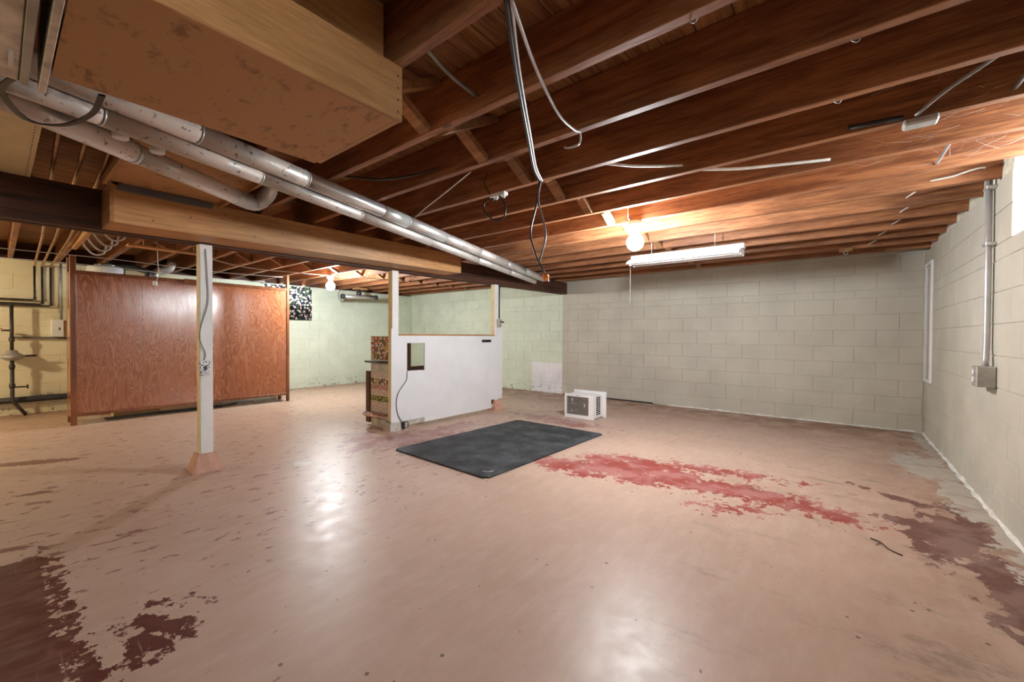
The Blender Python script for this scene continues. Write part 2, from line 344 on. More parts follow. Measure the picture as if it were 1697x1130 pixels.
def thing(name, label, cat, loc, group=None):
    o = bpy.data.objects.new(name, None); o.empty_display_size = .05; C.objects.link(o); o.location = loc; return tag(o, label, cat, group)
def struct(o): o['kind'] = 'structure'; return o
def smooth(pts, k=6):
    """Catmull-Rom through the points"""
    P = [Vector(p) for p in pts]; P = [P[0]*2-P[1]]+P+[P[-1]*2-P[-2]]; out = []
    for i in range(1, len(P)-2):
        for j in range(k):
            t = j/k; a, b, c, d = P[i-1:i+3]
            out.append(.5*((2*b)+(c-a)*t+(2*a-5*b+4*c-d)*t*t+(3*b-a-3*c+d)*t**3))
    return out+[P[-2]]
# ------------------------------------------------------------------ room shell
XR, YB, XL, YF = .79, 6.90, -8.90, -3.2
ZT = 2.1525; CH = .205; BL = .425; ZJ = 2.165; ZS = 2.40
struct(MB().box(XL-.3, XR+.3, YF-.3, YB+.3, -.15, 0).build('floor', 'floor'))
# window openings (z0,z1)
WR = [(2.75, 3.76), (-1.6, -.6)]; WRZ = (1.735, 2.30)  # second opening is unseen, added for extra daylight
WL = [(3.30, 4.20)]; WLZ = (1.74, 2.15)
def wall_core(name, material, face, spans, z1, horiz, sgn, wins=(), wz=(0,0), d=.005, th=.237):
    """solid core behind the block faces; 'horiz' is the running axis"""
    mb = MB(); a0, a1 = spans
    def bx(u0, u1, z0, zz):
        f0, f1 = face+sgn*d, face+sgn*(d+th)
        if horiz == 'X': mb.box(u0, u1, f0, f1, z0, zz)
        else: mb.box(f0, f1, u0, u1, z0, zz)
    cur = a0
    for w0, w1 in sorted(wins):
        bx(cur, w0, 0, z1); bx(w0, w1, 0, wz[0])
        if wz[1] < z1: bx(w0, w1, wz[1], z1)
        cur = w1
    bx(cur, a1, 0, z1)
    return struct(mb.build(name, material))
wall_back = wall_core('wall_back', 'wall_back', YB, (XL-.25, XR+.25), 2.5, 'X', 1)
wall_right = wall_core('wall_right', 'wall_right', XR, (YF-.25, YB+.02), ZT, 'Y', 1, WR, WRZ)
wall_left = wall_core('wall_left', 'wall_left', XL, (YF-.25, YB+.02), ZT, 'Y', -1, WL, WLZ)
wall_front = wall_core('wall_front', 'wall_right', YF, (XL-.25, XR+.25), 2.5, 'X', -1, d=0)
# rim boards above the side walls
rim = MB()
for a, b in ((YF, WR[1][0]), (WR[1][1], WR[0][0]), (WR[0][1], YB+.02)): rim.box(XR+.15, XR+.242, a, b, ZT, 2.45)
for a, b in ((WR[1]), (WR[0])): rim.box(XR+.15, XR+.242, a, b, WRZ[1], 2.45)
rim.build('rim_board', 'girder', wall_right)
MB().box(XL-.242, XL-.12, YF, YB+.02, ZT, 2.45).build('rim_board', 'girder', wall_left)
_blk = {}
def block(wall, material, horiz, face, sgn, u0, u1, z0, z1):
    g = .002; L = u1-u0-2*g; Hh = z1-z0-2*g
    if L < .03 or Hh < .03: return
    key = (material, horiz, sgn, round(L, 3), round(Hh, 3))
    if key not in _blk:
        c = .003; T = .0055; h, v = L/2, Hh/2
        fr = [(-h+c, 0, -v+c), (h-c, 0, -v+c), (h-c, 0, v-c), (-h+c, 0, v-c)]; md = [(-h, c, -v), (h, c, -v), (h, c, v), (-h, c, v)]; bk = [(-h, T, -v), (h, T, -v), (h, T, v), (-h, T, v)]
        mb = MB(); pts = fr+md+bk
        pts = [(a, b*sgn, cc) if horiz == 'X' else (b*sgn, a, cc) for a, b, cc in pts]
        mb.add(pts, [(0,1,2,3)]+[(i, 4+i, 4+(i+1) % 4, (i+1) % 4) for i in range(4)]+[(4+i, 8+i, 8+(i+1) % 4, 4+(i+1) % 4) for i in range(4)])
        me = mb.mesh('block'); me.materials.append(M[material]); _blk[key] = me
    o = bpy.data.objects.new('block', _blk[key]); C.objects.link(o); o.parent = wall
    off = random.uniform(-.0012, .0012)
    o.location = ((u0+u1)/2, face+off, (z0+z1)/2) if horiz == 'X' else (face+off, (u0+u1)/2, (z0+z1)/2)
COURSES = []; z = 0
for i in range(11):
    h = CH/2 if i == 8 else CH
    COURSES.append((z, z+h)); z += h
def lay(wall, material, horiz, face, sgn, a0, a1, ph, wins=(), wz=(0,0), ztop=ZT):
    for i, (z0, z1) in enumerate(COURSES):
        z1 = min(z1, ztop)
        odd = i % 2
        p = ph+(BL/2 if odd else 0); u = p-BL*math.ceil((p-a0)/BL)
        while u < a1:
            s0, s1 = max(u, a0), min(u+BL, a1)
            segs = [(s0, s1)]
            if z1 > wz[0]+.02 and z0 < wz[1]-.02:
                for w0, w1 in wins:
                    ns = []
                    for q0, q1 in segs:
                        if q1 <= w0 or q0 >= w1: ns.append((q0, q1)); continue
                        if q0 < w0: ns.append((q0, w0))
                        if q1 > w1: ns.append((w1, q1))
                    segs = ns
            for q0, q1 in segs: block(wall, material, horiz, face, sgn, q0, q1, z0, min(z1, ztop))
            u += BL
lay(wall_back, 'wall_back', 'X', YB, 1, XL, XR, .145)
lay(wall_right, 'wall_right', 'Y', XR, 1, 2.3, YB, 4.61, WR, WRZ)
lay(wall_left, 'wall_left', 'Y', XL, -1, -.35, YB, 4.2, WL, WLZ)
MB().box(XR, XR+.03, YF, 2.3, 0, WRZ[0]).box(XR, XR+.03, -.6, 2.3, WRZ[0], ZT).box(XR, XR+.03, YF, -1.6, WRZ[0], ZT).build('plain_face', 'wall_right', wall_right)
MB().box(XL-.03, XL, YF, -.35, 0, ZT).build('plain_face', 'wall_left', wall_left)
# white crust where wall meets floor
for nm, pa in (('wall_right', wall_right), ('wall_back', wall_back)):
    mb = MB(); k = 60
    if nm == 'wall_right': P0, P1, nrm = (XR, 2.0), (XR, YB), (-1, 0)
    else: P0, P1, nrm = (-2.2, YB), (XR, YB), (0, -1)
    pr = []
    for i in range(k+1):
        t = i/k; a = random.uniform(.008, .026); h = random.uniform(.008, .03)
        x = P0[0]+(P1[0]-P0[0])*t; y = P0[1]+(P1[1]-P0[1])*t
        pr += [(x+nrm[0]*a, y+nrm[1]*a, .001), (x-nrm[0]*.003, y-nrm[1]*.003, h)]
    mb.add(pr, [(2*i, 2*i+2, 2*i+3, 2*i+1) for i in range(k)])
    M.setdefault('crust', plain('lime_crust', (.78,.77,.73), .9, mott=.15, bmp=.6)); mb.build('lime_crust', 'crust', pa)
# ------------------------------------------------------------------ ceiling: slab, planks, joists, bridging
ceiling = struct(MB().box(XL-.25, XR+.25, YF-.2, YB+.2, ZS+.022, ZS+.10).build('ceiling', 'plank'))
pw = .142; x = XL-.1; me = None
while x < XR+.14:
    if me is None:
        me = MB().box(.002, pw-.002, YF, YB+.015, ZS, ZS+.022, .0015).mesh('plank'); me.materials.append(M['plank'])
    o = bpy.data.objects.new('plank', me); C.objects.link(o); o.parent = ceiling; o.location = (x, 0, random.uniform(0, .0015)); x += pw
JT = .045
jr = MB().box(-4.22, XR+.13, -JT, 0, ZJ, ZS, .003).mesh('joist'); jr.materials.append(M['joist'])
jl = MB().box(XL-.11, -4.16, 0, JT, ZJ, ZS, .003).mesh('joist'); jl.materials.append(M['joist'])
JY = [1.42+.4355*k for k in range(-10, 13)]
for y in JY:
    if y > YB-.02 or y < YF+.1: continue
    o = bpy.data.objects.new('joist', jr); C.objects.link(o); o.parent = ceiling; o.location = (0, y, random.uniform(-.003, .002))
    o = bpy.data.objects.new('joist', jl); C.objects.link(o); o.parent = ceiling; o.location = (0, y+.001, random.uniform(-.003, .002))
# cross bridging between joists
def brg(x, y0, y1, up):
    za, zb = (ZJ+.012, ZS-.012) if up else (ZS-.012, ZJ+.012)
    d = Vector((0, y1-y0, zb-za)).normalized(); nrm = Vector((0, -d.z, d.y))*.019; mb = MB(); w = .032
    A = Vector((x, y0, za)); B = Vector((x, y1, zb))
    mb.hexa([A-nrm+Vector((-w,0,0)), A-nrm+Vector((w,0,0)), B-nrm+Vector((w,0,0)), B-nrm+Vector((-w,0,0)), A+nrm+Vector((-w,0,0)), A+nrm+Vector((w,0,0)), B+nrm+Vector((w,0,0)), B+nrm+Vector((-w,0,0))])
    return mb.build('bridging', 'brace', ceiling)
for i in range(9, 22):
    if i+1 < len(JY) and JY[i+1] < YB:
        brg(-1.66, JY[i]+.004, JY[i+1]-JT-.004, False); brg(-1.585, JY[i]+.004, JY[i+1]-JT-.004, True)
        brg(-6.6, JY[i]+JT+.004, JY[i+1]-.004, False); brg(-6.53, JY[i]+JT+.004, JY[i+1]-.004, True)
# mortar packed between joist ends on the right wall
for i in range(len(JY)-1):
    a, b = JY[i], JY[i+1]-JT
    if a < 2.0 or b > YB: continue
    if a < WR[0][1] and b > WR[0][0]: a = max(a, WR[0][1]+.002)
    if b-a < .05: continue
    MB().hexa([(XR+.003,a,ZT), (XR+.145,a,ZT), (XR+.145,b,ZT), (XR+.003,b,ZT), (XR+.012,a,ZS-.004), (XR+.145,a,ZS-.004), (XR+.145,b,ZS-.004), (XR+.012,b,ZS-.004)]).build('mortar_fill', 'mortar', wall_right)
# ------------------------------------------------------------------ windows
def window(name, face, sgn, y0, y1, z0, z1):
    f = face+sgn*.09; m = MB(); t = .035
    m.box(f, f+sgn*.05, y0, y1, z0, z0+t).box(f, f+sgn*.05, y0, y1, z1-t, z1).box(f, f+sgn*.05, y0, y0+t, z0+t, z1-t).box(f, f+sgn*.05, y1-t, y1, z0+t, z1-t)
    m.box(f, f+sgn*.05, (y0+y1)/2-.014, (y0+y1)/2+.014, z0+t, z1-t)
    o = struct(m.build(name, 'white', None, (f, (y0+y1)/2, z0)))
    for a, b in ((y0+t, (y0+y1)/2-.014), ((y0+y1)/2+.014, y1-t)): MB().box(f+sgn*.02, f+sgn*.026, a, b, z0+t, z1-t).build('pane', 'glass', o)
    MB().box(face+sgn*.004, f, y0, y1, z0, z0+.012).build('sill', 'white', o)
    return o
window('window_1', XR, 1, WR[0][0], WR[0][1], *WRZ)
window('window_2', XL, -1, WL[0][0], WL[0][1], *WLZ)
window('added_fill_window', XR, 1, WR[1][0], WR[1][1], *WRZ)  # unseen window, added to bring more daylight to the foreground
# ------------------------------------------------------------------ girder and posts
def gz(y): return 1.868+.0105*y
g = thing('girder', 'dark reddish laminated wooden girder with cables stapled along it, carried by the white posts', 'beam', (-4.2, 2, 1.88))
for i, (a, b) in enumerate(((-4.14, -4.187), (-4.19, -4.237), (-4.24, -4.287))):
    dz = (0, .006, .002)[i]
    MB().hexa([(a,YF,gz(YF)+dz),(b,YF,gz(YF)+dz),(b,YB-.002,gz(YB)+dz),(a,YB-.002,gz(YB)+dz),(a,YF,ZJ-.004),(b,YF,ZJ-.004),(b,YB-.002,ZJ-.004),(a,YB-.002,ZJ-.004)]).build('ply_board', 'girder', g)
for k, zz in enumerate((.07, .12)):
    pts = [(-4.134, 3.75+.22*i, gz(3.75+.22*i)+zz+random.uniform(-.012,.012)) for i in range(15)]
    MB().tube(smooth(pts, 3), .004, 6).build('stapled_cable', 'black_cable', g)
def post(y, label, foot, zt, base='foot_paint', cord=False):
    o = thing('support_post', label, 'post', (-4.17, y, 0), 'white posts under the girder')
    z0 = .14 if foot else .101
    MB().box(-4.20, -4.12, y-.045, y+.045, z0, zt, .004).build('shaft', 'white', o)
    MB().box(-4.197, -4.123, y-.047, y-.045, z0+.003, zt-.003).build('warm_lit_face', 'cream', o)['label'] = 'side of the post tinted cream as warm lamplight'  # warm lamplight on the near side, put in as a cream face
    if foot:
        a, b = .105, .064
        MB().hexa([(-4.160-a,y-a,0),(-4.160+a,y-a,0),(-4.160+a,y+a,0),(-4.160-a,y+a,0),(-4.160-b,y-b,.145),(-4.160+b,y-b,.145),(-4.160+b,y+b,.145),(-4.160-b,y+b,.145)]).build('footing', base, o)
    return o
p1 = post(1.095, 'white square post on a tapered salmon footing with an outlet and cord on its face', True, gz(1.03))
p2 = post(2.957, 'white square post with lamplight-tinted cream side at the bottle-cap end of the half wall', False, gz(2.9))
p3 = post(4.795, 'white square post on a tapered salmon footing at the far end of the half wall', True, gz(4.74))
MB().tube(smooth([(-4.112,1.09,1.84),(-4.112,1.10,1.62),(-4.112,1.105,1.4),(-4.112,1.055,1.2),(-4.112,1.045,1.1),(-4.112,1.085,.98),(-4.112,1.075,.92)], 5), .0035, 6).build('cord', 'grey_cable', p1)
ob = MB().box(-4.12, -4.085, 1.04, 1.112, .80, .915, .006).build('outlet_box', 'patterned', p1); ob['label'] = 'black and white patterned outlet cover'
MB().box(-4.085, -4.082, 1.066, 1.088, .84, .875).build('socket', 'dark_metal', ob)
MB().tube([(-4.108,4.84,1.93),(-4.108,4.84,1.40)], .010, 8).build('conduit', 'dark_metal', p3)
sb = MB().box(-4.12, -4.07, 4.79, 4.85, 1.27, 1.39, .005).build('switch_box', 'greybox', p3); MB().tube([(-4.072,4.835,1.35),(-4.04,4.87,1.34)], .012, 8).build('plug', 'black_cable', sb)
# ------------------------------------------------------------------ boxed duct beside girder
def bz(y): return 1.875+.0156*y
t = thing('duct_box', 'long pine boxed duct running along the girder over the white posts', 'duct box', (-3.95, 2.1, 1.9))
y0, y1 = .50, 3.70
MB().hexa([(-3.80,y0,bz(y0)),(-3.823,y0,bz(y0)),(-3.823,y1,bz(y1)),(-3.80,y1,bz(y1)),(-3.80,y0,bz(y0)+.25),(-3.823,y0,bz(y0)+.25),(-3.823,y1,bz(y1)+.222),(-3.80,y1,bz(y1)+.222)]).build('side_board', 'pine', t)
MB().hexa([(-3.824,y0,bz(y0)),(-4.134,y0,bz(y0)),(-4.134,y1,bz(y1)),(-3.824,y1,bz(y1)),(-3.824,y0,bz(y0)+.018),(-4.134,y0,bz(y0)+.018),(-4.134,y1,bz(y1)+.018),(-3.824,y1,bz(y1)+.018)]).build('bottom_board', 'pine', t)
MB().box(-4.134, -3.80, y0-.02, y0, bz(y0), bz(y0)+.255).build('end_board', 'pinex', t)
MB().box(-4.134, -3.80, y1, y1+.02, bz(y1), bz(y1)+.222).build('end_board', 'pinex', t)
M['slate'] = plain('slate_metal', (.13,.14,.155), .5, .3)
MB().box(-3.80, -3.775, .52, 1.05, 2.098, 2.145, .004).build('metal_strip', 'slate', t)['label'] = 'dark metal angle strip'
for k in range(14):
    yy = .7+k*.215; MB().lathe([(.006,0),(.006,.002)], (-3.80, yy, bz(yy)+.05+.13*(k % 3)/2), 8, 'X').build('nail', 'nail', t)
# ------------------------------------------------------------------ big overhead boxed duct by the camera
t = thing('boxed_chase', 'large overhead pressboard-bottomed box with knotty pine side board', 'duct box', (-1.65, .55, 1.955))
ZB = 1.955; X0, X1, Y0, Y1 = -1.975, -1.322, .118, .978
MB().box(X0, X1-.02, Y0, Y1-.02, ZB+.003, ZB+.010).build('pressboard_bottom', 'press', t)
MB().box(X1-.02, X1, Y0, Y1, ZB, ZJ-.004, .002).build('side_board', 'pine', t)
MB().box(X0, X0+.02, Y0, Y1, ZB+.01, ZJ-.004, .002).build('side_board', 'pine', t)
MB().box(X0+.02, X1-.02, Y1-.02, Y1, ZB+.002, ZJ-.004, .002).build('end_board', 'pinex', t)
MB().box(X1-.075, X1-.05, .56, Y1-.05, ZJ-.02, ZS-.003).build('blocking_panel', 'pine', t)
for k in range(4): MB().lathe([(.004,0),(.004,.0015)], (X1, Y1-.02, ZB+.03+k*.045), 8, 'X').build('nail', 'nail', t)
# whitewashed plenum behind it
t = thing('furnace_plenum', 'whitewashed sheet-metal plenum against the end of the overhead box', 'plenum', (-1.7, -.5, 1.95))
MB().box(-2.12, -1.2, -1.3, .055, 1.965, ZJ-.006, .004).build('casing', 'dustwhite', t)
MB().box(-2.12, -1.2, .055, .075, 1.958, 2.14, .002).build('flange', 'greybox', t)
MB().box(-2.12, -1.2, .095, .113, 1.950, 2.14, .002).build('seam_strip', 'dustwhite', t)
MB().box(-2.0, -1.9, .03, .04, 1.955, 1.966).build('tape_patch', 'white', t)
# panned joist return on the left with staples
t = thing('return_panel', 'cream sheet panel stapled under the joists beside the pipes', 'panel', (-3.7, -.4, 2.15))
MB().box(-4.12, -2.96, -1.1, .15, 2.148, 2.158).build('sheet', 'cream', t)
for k in range(22): MB().box(-4.10+.05*k, -4.085+.05*k, .128, .132, 2.146, 2.149).build('staple', 'nail', t)
# pressboard panning between joists
t = thing('joist_panning', 'small pressboard pan under the joists between the round ducts and the boxed duct', 'panel', (-3.2, .8, 2.14))
MB().box(-3.775, -2.70, .46, 1.08, 2.148, 2.156).build('pan', 'press', t); MB().box(-3.775, -2.70, .44, .462, 2.115, 2.158).build('cleat', 'pinex', t); MB().box(-3.775, -2.70, 1.08, 1.10, 2.115, 2.158).build('cleat', 'pinex', t)
# ------------------------------------------------------------------ round ducts
def duct(name, label, a, b, r, seams, material, cuffs=()):
    a, b = Vector(a), Vector(b); L = (b-a).length; d = (b-a)/L
    o = thing(name, label, 'duct', tuple(a), None)
    cur = [0]+list(seams)+[L]
    for i in range(len(cur)-1):
        s0, s1 = cur[i], cur[i+1]; rr = r*(1+.018*(i % 2))
        MB().tube([a+d*s0, a+d*(s1-.03), a+d*(s1-.028), a+d*s1], [rr, rr, rr*.985, rr*.985], 24).build('pipe_section', material[i % len(material)], o)
    side = d.cross(Vector((0,0,1))).normalized()
    for s in seams:
        q = a+d*s; MB().tube([q-d*.004, q+d*.004], r*1.035, 24).build('seam_bead', 'galv', o)
        MB().lathe([(.007,0),(.007,.012)], tuple(q+Vector((0,0,r*1.02))), 8).build('screw', 'nail', o)
    for s0, s1 in cuffs: MB().tube([a+d*s0, a+d*s1], r*1.05, 24).build('cuff', 'galv', o)
    return o
DA = (-2.204, -.2, 2.108); DB = (-3.95, 5.75, 2.108)
duct('round_duct', 'bright galvanised round duct running beside the overhead box to the far wall', DA, DB, .05, (.85, 1.47, 2.5, 3.1, 3.85, 4.65, 5.35), ('dusty', 'dusty', 'duct_bright', 'galv'), ((2.17, 2.49),))
duct('round_duct', 'dirty whitewashed round duct slung below and beside the bright galvanised one', (-2.275, -.2, 2.045), (-4.0, 5.62, 2.045), .042, (.5, 1.2, 2.0, 2.95, 3.95, 4.95), ('dusty',))
t = thing('flex_elbow_duct', 'dusty round duct ending in a ribbed flexible elbow above the pine boxed duct', 'duct', (-2.5, 0, 2.05))
MB().tube([(-2.42,-.17,2.05), (-2.80,.45,2.05)], .052, 24).build('pipe_section', 'dusty', t)
MB().tube([(-2.79,.44,2.05), (-3.14,1.0,2.05)], .050, 24).build('pipe_section', 'dusty', t)
MB().tube([(-2.793,.437,2.05), (-2.80,.45,2.05)], .0545, 24).build('seam_bead', 'galv', t)
path = smooth([(-3.13,.985,2.05), (-3.195,1.09,2.05), (-3.215,1.15,2.062), (-3.18,1.185,2.095), (-3.12,1.20,2.15), (-3.09,1.20,2.26)], 9)
MB().tube(path, [.050+(.004 if i % 2 else -.002) for i in range(len(path))], 24).build('flex_elbow', 'galv', t)
for i, (x_, y_) in enumerate(((-2.56, .36), (-2.62, .50))):
    tag(MB().lathe([(.026,2.02),(.030,2.025),(.030,2.06),(.027,2.065),(.027,2.398)], (x_, y_, 0), 14).build('plastic_stub_pipe', 'plastic', None, (x_, y_, 2.02)), ('white capped stub pipe between the round ducts, nearer the black strap', 'white capped stub pipe between the round ducts, farther from the black strap')[i], 'pipe', 'white stub pipes between the ducts')
# strap hanging under the ducts
st = smooth([(-2.14,.07,1.99),(-2.18,.04,1.985),(-2.30,.02,1.985),(-2.41,.04,1.98),(-2.52,.08,1.98),(-2.53,.13,1.98),(-2.45,.19,1.98),(-2.27,.24,1.985),(-2.08,.245,1.99)], 6); mb = MB(); pr = []
for p in st: pr += [p+Vector((-.003,-.009,0)), p+Vector((.003,.009,0)), p+Vector((.003,.009,.006)), p+Vector((-.003,-.009,.006))]
mb.add(pr, [(4*i+j, 4*i+(j+1) % 4, 4*i+4+(j+1) % 4, 4*i+4+j) for i in range(len(st)-1) for j in range(4)])
tag(mb.build('duct_strap', 'black_cable', None, (-2.2, .1, 2.0)), 'black strap looped under the round ducts', 'strap')
# small pipes crossing above the girder and running to the left wall
for i, (ya, yb) in enumerate(((.24, .35), (.35, .42), (.46, .50))):
    t = thing('supply_pipe', ('aged copper pipe over the girder, nearest to the cream panel', 'aged copper pipe over the girder, middle one of three', 'aged copper pipe over the girder, next to the boxed duct')[i], 'pipe', (-4.2, ya, 2.22), 'copper pipes crossing the girder')
    xe = XL+.06
    MB().tube([(-2.9, ya-.03, 2.27), (-4.2, ya+.01, 2.235), (-6.5, (ya+yb)/2+.02, 2.14), (xe, yb, 2.085), (xe, yb, 2.06)], .012, 10).build('overhead_run', 'copper', t)
    zz = (1.60, 1.545, 1.52)[i]
    MB().tube([(xe, yb, 2.08), (xe, yb, zz+.02), (xe, yb-.02, zz), (xe, -1.2, zz)], .012, 10).build('drop_run', 'iron', t)
    MB().lathe([(.017,-.02),(.017,.02)], (xe, yb, zz+.02), 10).build('elbow', 'iron', t)
# gas service on the left wall
t = thing('gas_regulator', 'gas pipe with disc regulator and red valve on the cream wall', 'gas pipe', (XL+.15, .14, 0)); gx = XL+.15
MB().tube([(gx,.14,1.52),(gx,.14,.86)], .018, 10).build('upper_pipe', 'iron', t)
MB().tube([(gx,.14,.78),(gx,.14,.26),(gx,.15,.2),(gx+.02,.26,.01)], .02, 10).build('lower_pipe', 'iron', t)
MB().lathe([(.02,.76),(.05,.765),(.115,.80),(.12,.815),(.115,.83),(.06,.865),(.045,.90),(.02,.905)], (gx,.14,0), 20).build('regulator', 'greybox', t)
MB().tube([(gx,.02,.815),(gx,.36,.825)], .014, 8).build('side_port', 'iron', t)
v = MB().tube([(gx,.14,1.17),(gx,.05,1.17)], .012, 8).build('valve', 'iron', t); MB().box(gx-.02, gx+.02, -.01, .06, 1.185, 1.20, .003).build('valve_handle', 'red', v)
v = MB().tube([(gx,.14,.40),(gx,.27,.40)], .010, 8).build('valve', 'iron', t); MB().lathe([(.028,-.008),(.03,0),(.028,.008)], (gx,.275,.40), 12, 'Y').build('valve_wheel', 'iron', v)
for zz in (1.05, .68, .42): MB().lathe([(.027,-.03),(.030,-.01),(.030,.01),(.027,.03)], (gx,.14,zz), 10).build('coupling', 'iron', t)
tag(MB().tube([(XL+.05,.13,1.075),(XL+.05,2.6,1.03)], .013, 10).build('wall_pipe', 'iron', None, (XL+.05,1.2,1.05)), 'thin black pipe running along the cream wall from the gas pipe', 'pipe')
tag(MB().tube([(XL+.055,-1.5,.20),(XL+.055,3.0,.235)], .042, 12).build('waste_pipe', 'dark_metal', None, (XL+.055,1,.2)), 'thick black pipe along the foot of the cream wall', 'pipe')
t = thing('electrical_box', 'small off-white electrical box with a conduit up the cream wall', 'electrical box', (XL+.08, .58, 1.08))
MB().box(XL, XL+.14, .50, .62, 1.085, 1.33, .006).build('case', 'plastic', t); MB().box(XL, XL+.11, .622, .70, 1.10, 1.32, .004).build('wood_backing', 'pine', t); MB().tube([(XL+.05,.60,1.33),(XL+.05,.60,2.14)], .014, 10).build('conduit', 'greybox', t)
MB().box(XL+.14, XL+.143, .57, .585, 1.18, 1.22).build('latch', 'dark_metal', t)
# ------------------------------------------------------------------ plywood partition cabinet
t = thing('plywood_partition', 'tall reddish varnished plywood cabinet standing on legs with a blank panelled front', 'cabinet', (-7.5, 1.85, 0))
xf = -7.35; ya, yb = .57, 3.13
MB().box(xf-.045, xf, ya, ya+.055, 0, 2.10, .003).build('corner_post', 'redpost', t)
MB().box(xf-.045, xf, yb-.04, yb, 0, 2.14, .003).build('corner_post', 'redpost', t)
MB().box(xf-.36, xf-.31, ya, ya+.045, 0, 2.10, .003).build('corner_post', 'redpost', t)
MB().box(xf-.36, xf-.31, yb-.04, yb, 0, 1.9, .003).build('corner_post', 'redpost', t)
MB().box(xf-.03, xf-.012, ya+.055, 1.24, .14, 1.87).build('plywood_panel', 'ply', t); MB().box(xf-.03, xf-.0125, 1.242, 2.20, .14, 1.87).build('plywood_panel', 'ply', t); MB().box(xf-.03, xf-.012, 2.202, yb-.04, .14, 1.87).build('plywood_panel', 'ply', t)
MB().box(xf-.045, xf, ya+.055, yb-.04, 1.87, 1.915, .003).build('top_rail', 'redpost', t); MB().box(xf-.045, xf, ya+.055, yb-.04, .105, .142, .003).build('bottom_rail', 'redpost', t)
MB().box(xf-.31, xf-.045, ya+.002, ya+.018, .10, 1.90).build('side_panel', 'ply', t); MB().box(xf-.31, xf-.045, yb-.018, yb-.002, .10, 1.90).build('side_panel', 'ply', t)
MB().box(xf-.001, xf+.02, 1.69, 1.9, 1.845, 1.925, .003).build('splice_block', 'redpost', t); MB().box(xf-.3, xf-.05, yb, yb+.004, 1.18, 1.30).build('hinge', 'nail', t)
# things behind and beneath the partition
t = thing('water_heater', 'white water heater top showing above the plywood cabinet', 'water heater', (-8.25, 1.0, 0))
MB().lathe([(.2,.02),(.205,.05),(.205,2.06),(.19,2.085),(.06,2.09)], (-8.25,1.0,0), 28).build('tank', 'enamel', t); MB().lathe([(.13,2.105),(.12,2.115),(.045,2.14)], (-8.25,1.0,0), 20).build('draft_hood', 'galv', t)
MB().tube([(-8.25,1.0,2.115),(-8.2,1.1,2.112),(-8.1,1.3,2.10),(-8.05,1.42,2.05),(-8.05,1.44,1.9)], .045, 14).build('vent_pipe', 'dark_metal', t)
t = thing('vent_stack', 'galvanised elbowed vent pipe rising behind the plywood cabinet', 'vent pipe', (-8.2, 1.7, 0))
MB().tube([(-8.2,1.86,0.02),(-8.2,1.86,2.0)], .055, 16).build('stack', 'dark_metal', t); MB().tube(smooth([(-8.15,1.50,2.0),(-8.15,1.56,2.08),(-8.13,1.68,2.14),(-8.1,1.72,2.26)], 5), .06, 16).build('elbow', 'galv', t)
tag(MB().box(-8.1, -7.75, 2.2, 3.25, .10, .125, .003).box(-8.1,-8.06,2.25,2.29,0,.10).box(-7.8,-7.76,2.25,2.29,0,.10).box(-8.1,-8.06,3.16,3.2,0,.10).box(-7.8,-7.76,3.16,3.2,0,.10).build('low_pallet', 'steel_cable', None, (-7.9,2.7,0)), 'low grey-blue rack on the floor under the plywood cabinet', 'rack')
tag(MB().box(-7.66, -7.58, 2.66, 2.84, 0, .035, .004).build('white_box', 'plastic', None, (-7.62,2.75,0)), 'small white box on the floor under the cabinet edge', 'box')
tag(MB().box(-8.0, -7.75, 1.0, 1.5, 0, .05, .01).build('flat_tray', 'cream', None, (-7.88,1.25,0)), 'flat cream tray on the floor behind the cabinet', 'tray')
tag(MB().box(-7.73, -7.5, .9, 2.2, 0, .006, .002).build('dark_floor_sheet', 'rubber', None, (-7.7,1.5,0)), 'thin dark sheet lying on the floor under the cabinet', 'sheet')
tag(MB().tube(smooth([(-7.62,1.45,.012),(-7.55,1.7,.012),(-7.63,1.95,.012),(-7.56,2.2,.012),(-7.68,2.45,.012)], 6), .01, 6).build('floor_cable', 'black_cable', None, (-7.6,1.9,0)), 'black cable lying on the floor beneath the cabinet', 'cable')
tag(MB().box(-5.88, -5.74, .86, 1.48, 2.05, 2.07, .002).box(-5.83, -5.79, .99, 1.02, 2.07, ZJ).box(-5.83, -5.79, 1.425, 1.46, 2.07, ZJ).build('shelf_board', 'pine', None, (-5.81,1.2,2.05)), 'loose pine board hung flat under the joists behind the girder', 'board')
# curtain on left wall window
mb = MB(); nu, nv = 60, 10; pr = []
for i in range(nu+1):
    y = 3.30+.93*i/nu
    for j in range(nv+1):
        z = 1.44+.70*j/nv; pr.append((XL+.045+.012*math.sin(i*1.15+.3*math.sin(j*.5))*(1.2-.5*j/nv), y, z))
mb.add(pr, [(i*(nv+1)+j, (i+1)*(nv+1)+j, (i+1)*(nv+1)+j+1, i*(nv+1)+j+1) for i in range(nu) for j in range(nv)], True)
t = thing('window_curtain', 'black floral curtain over the small window on the green wall', 'curtain', (XL+.045, 3.76, 1.44)); mb.build('cloth', 'curtain', t); MB().tube([(XL+.045,3.24,2.135),(XL+.045,4.27,2.135)], .006, 8).build('rod', 'galv', t)
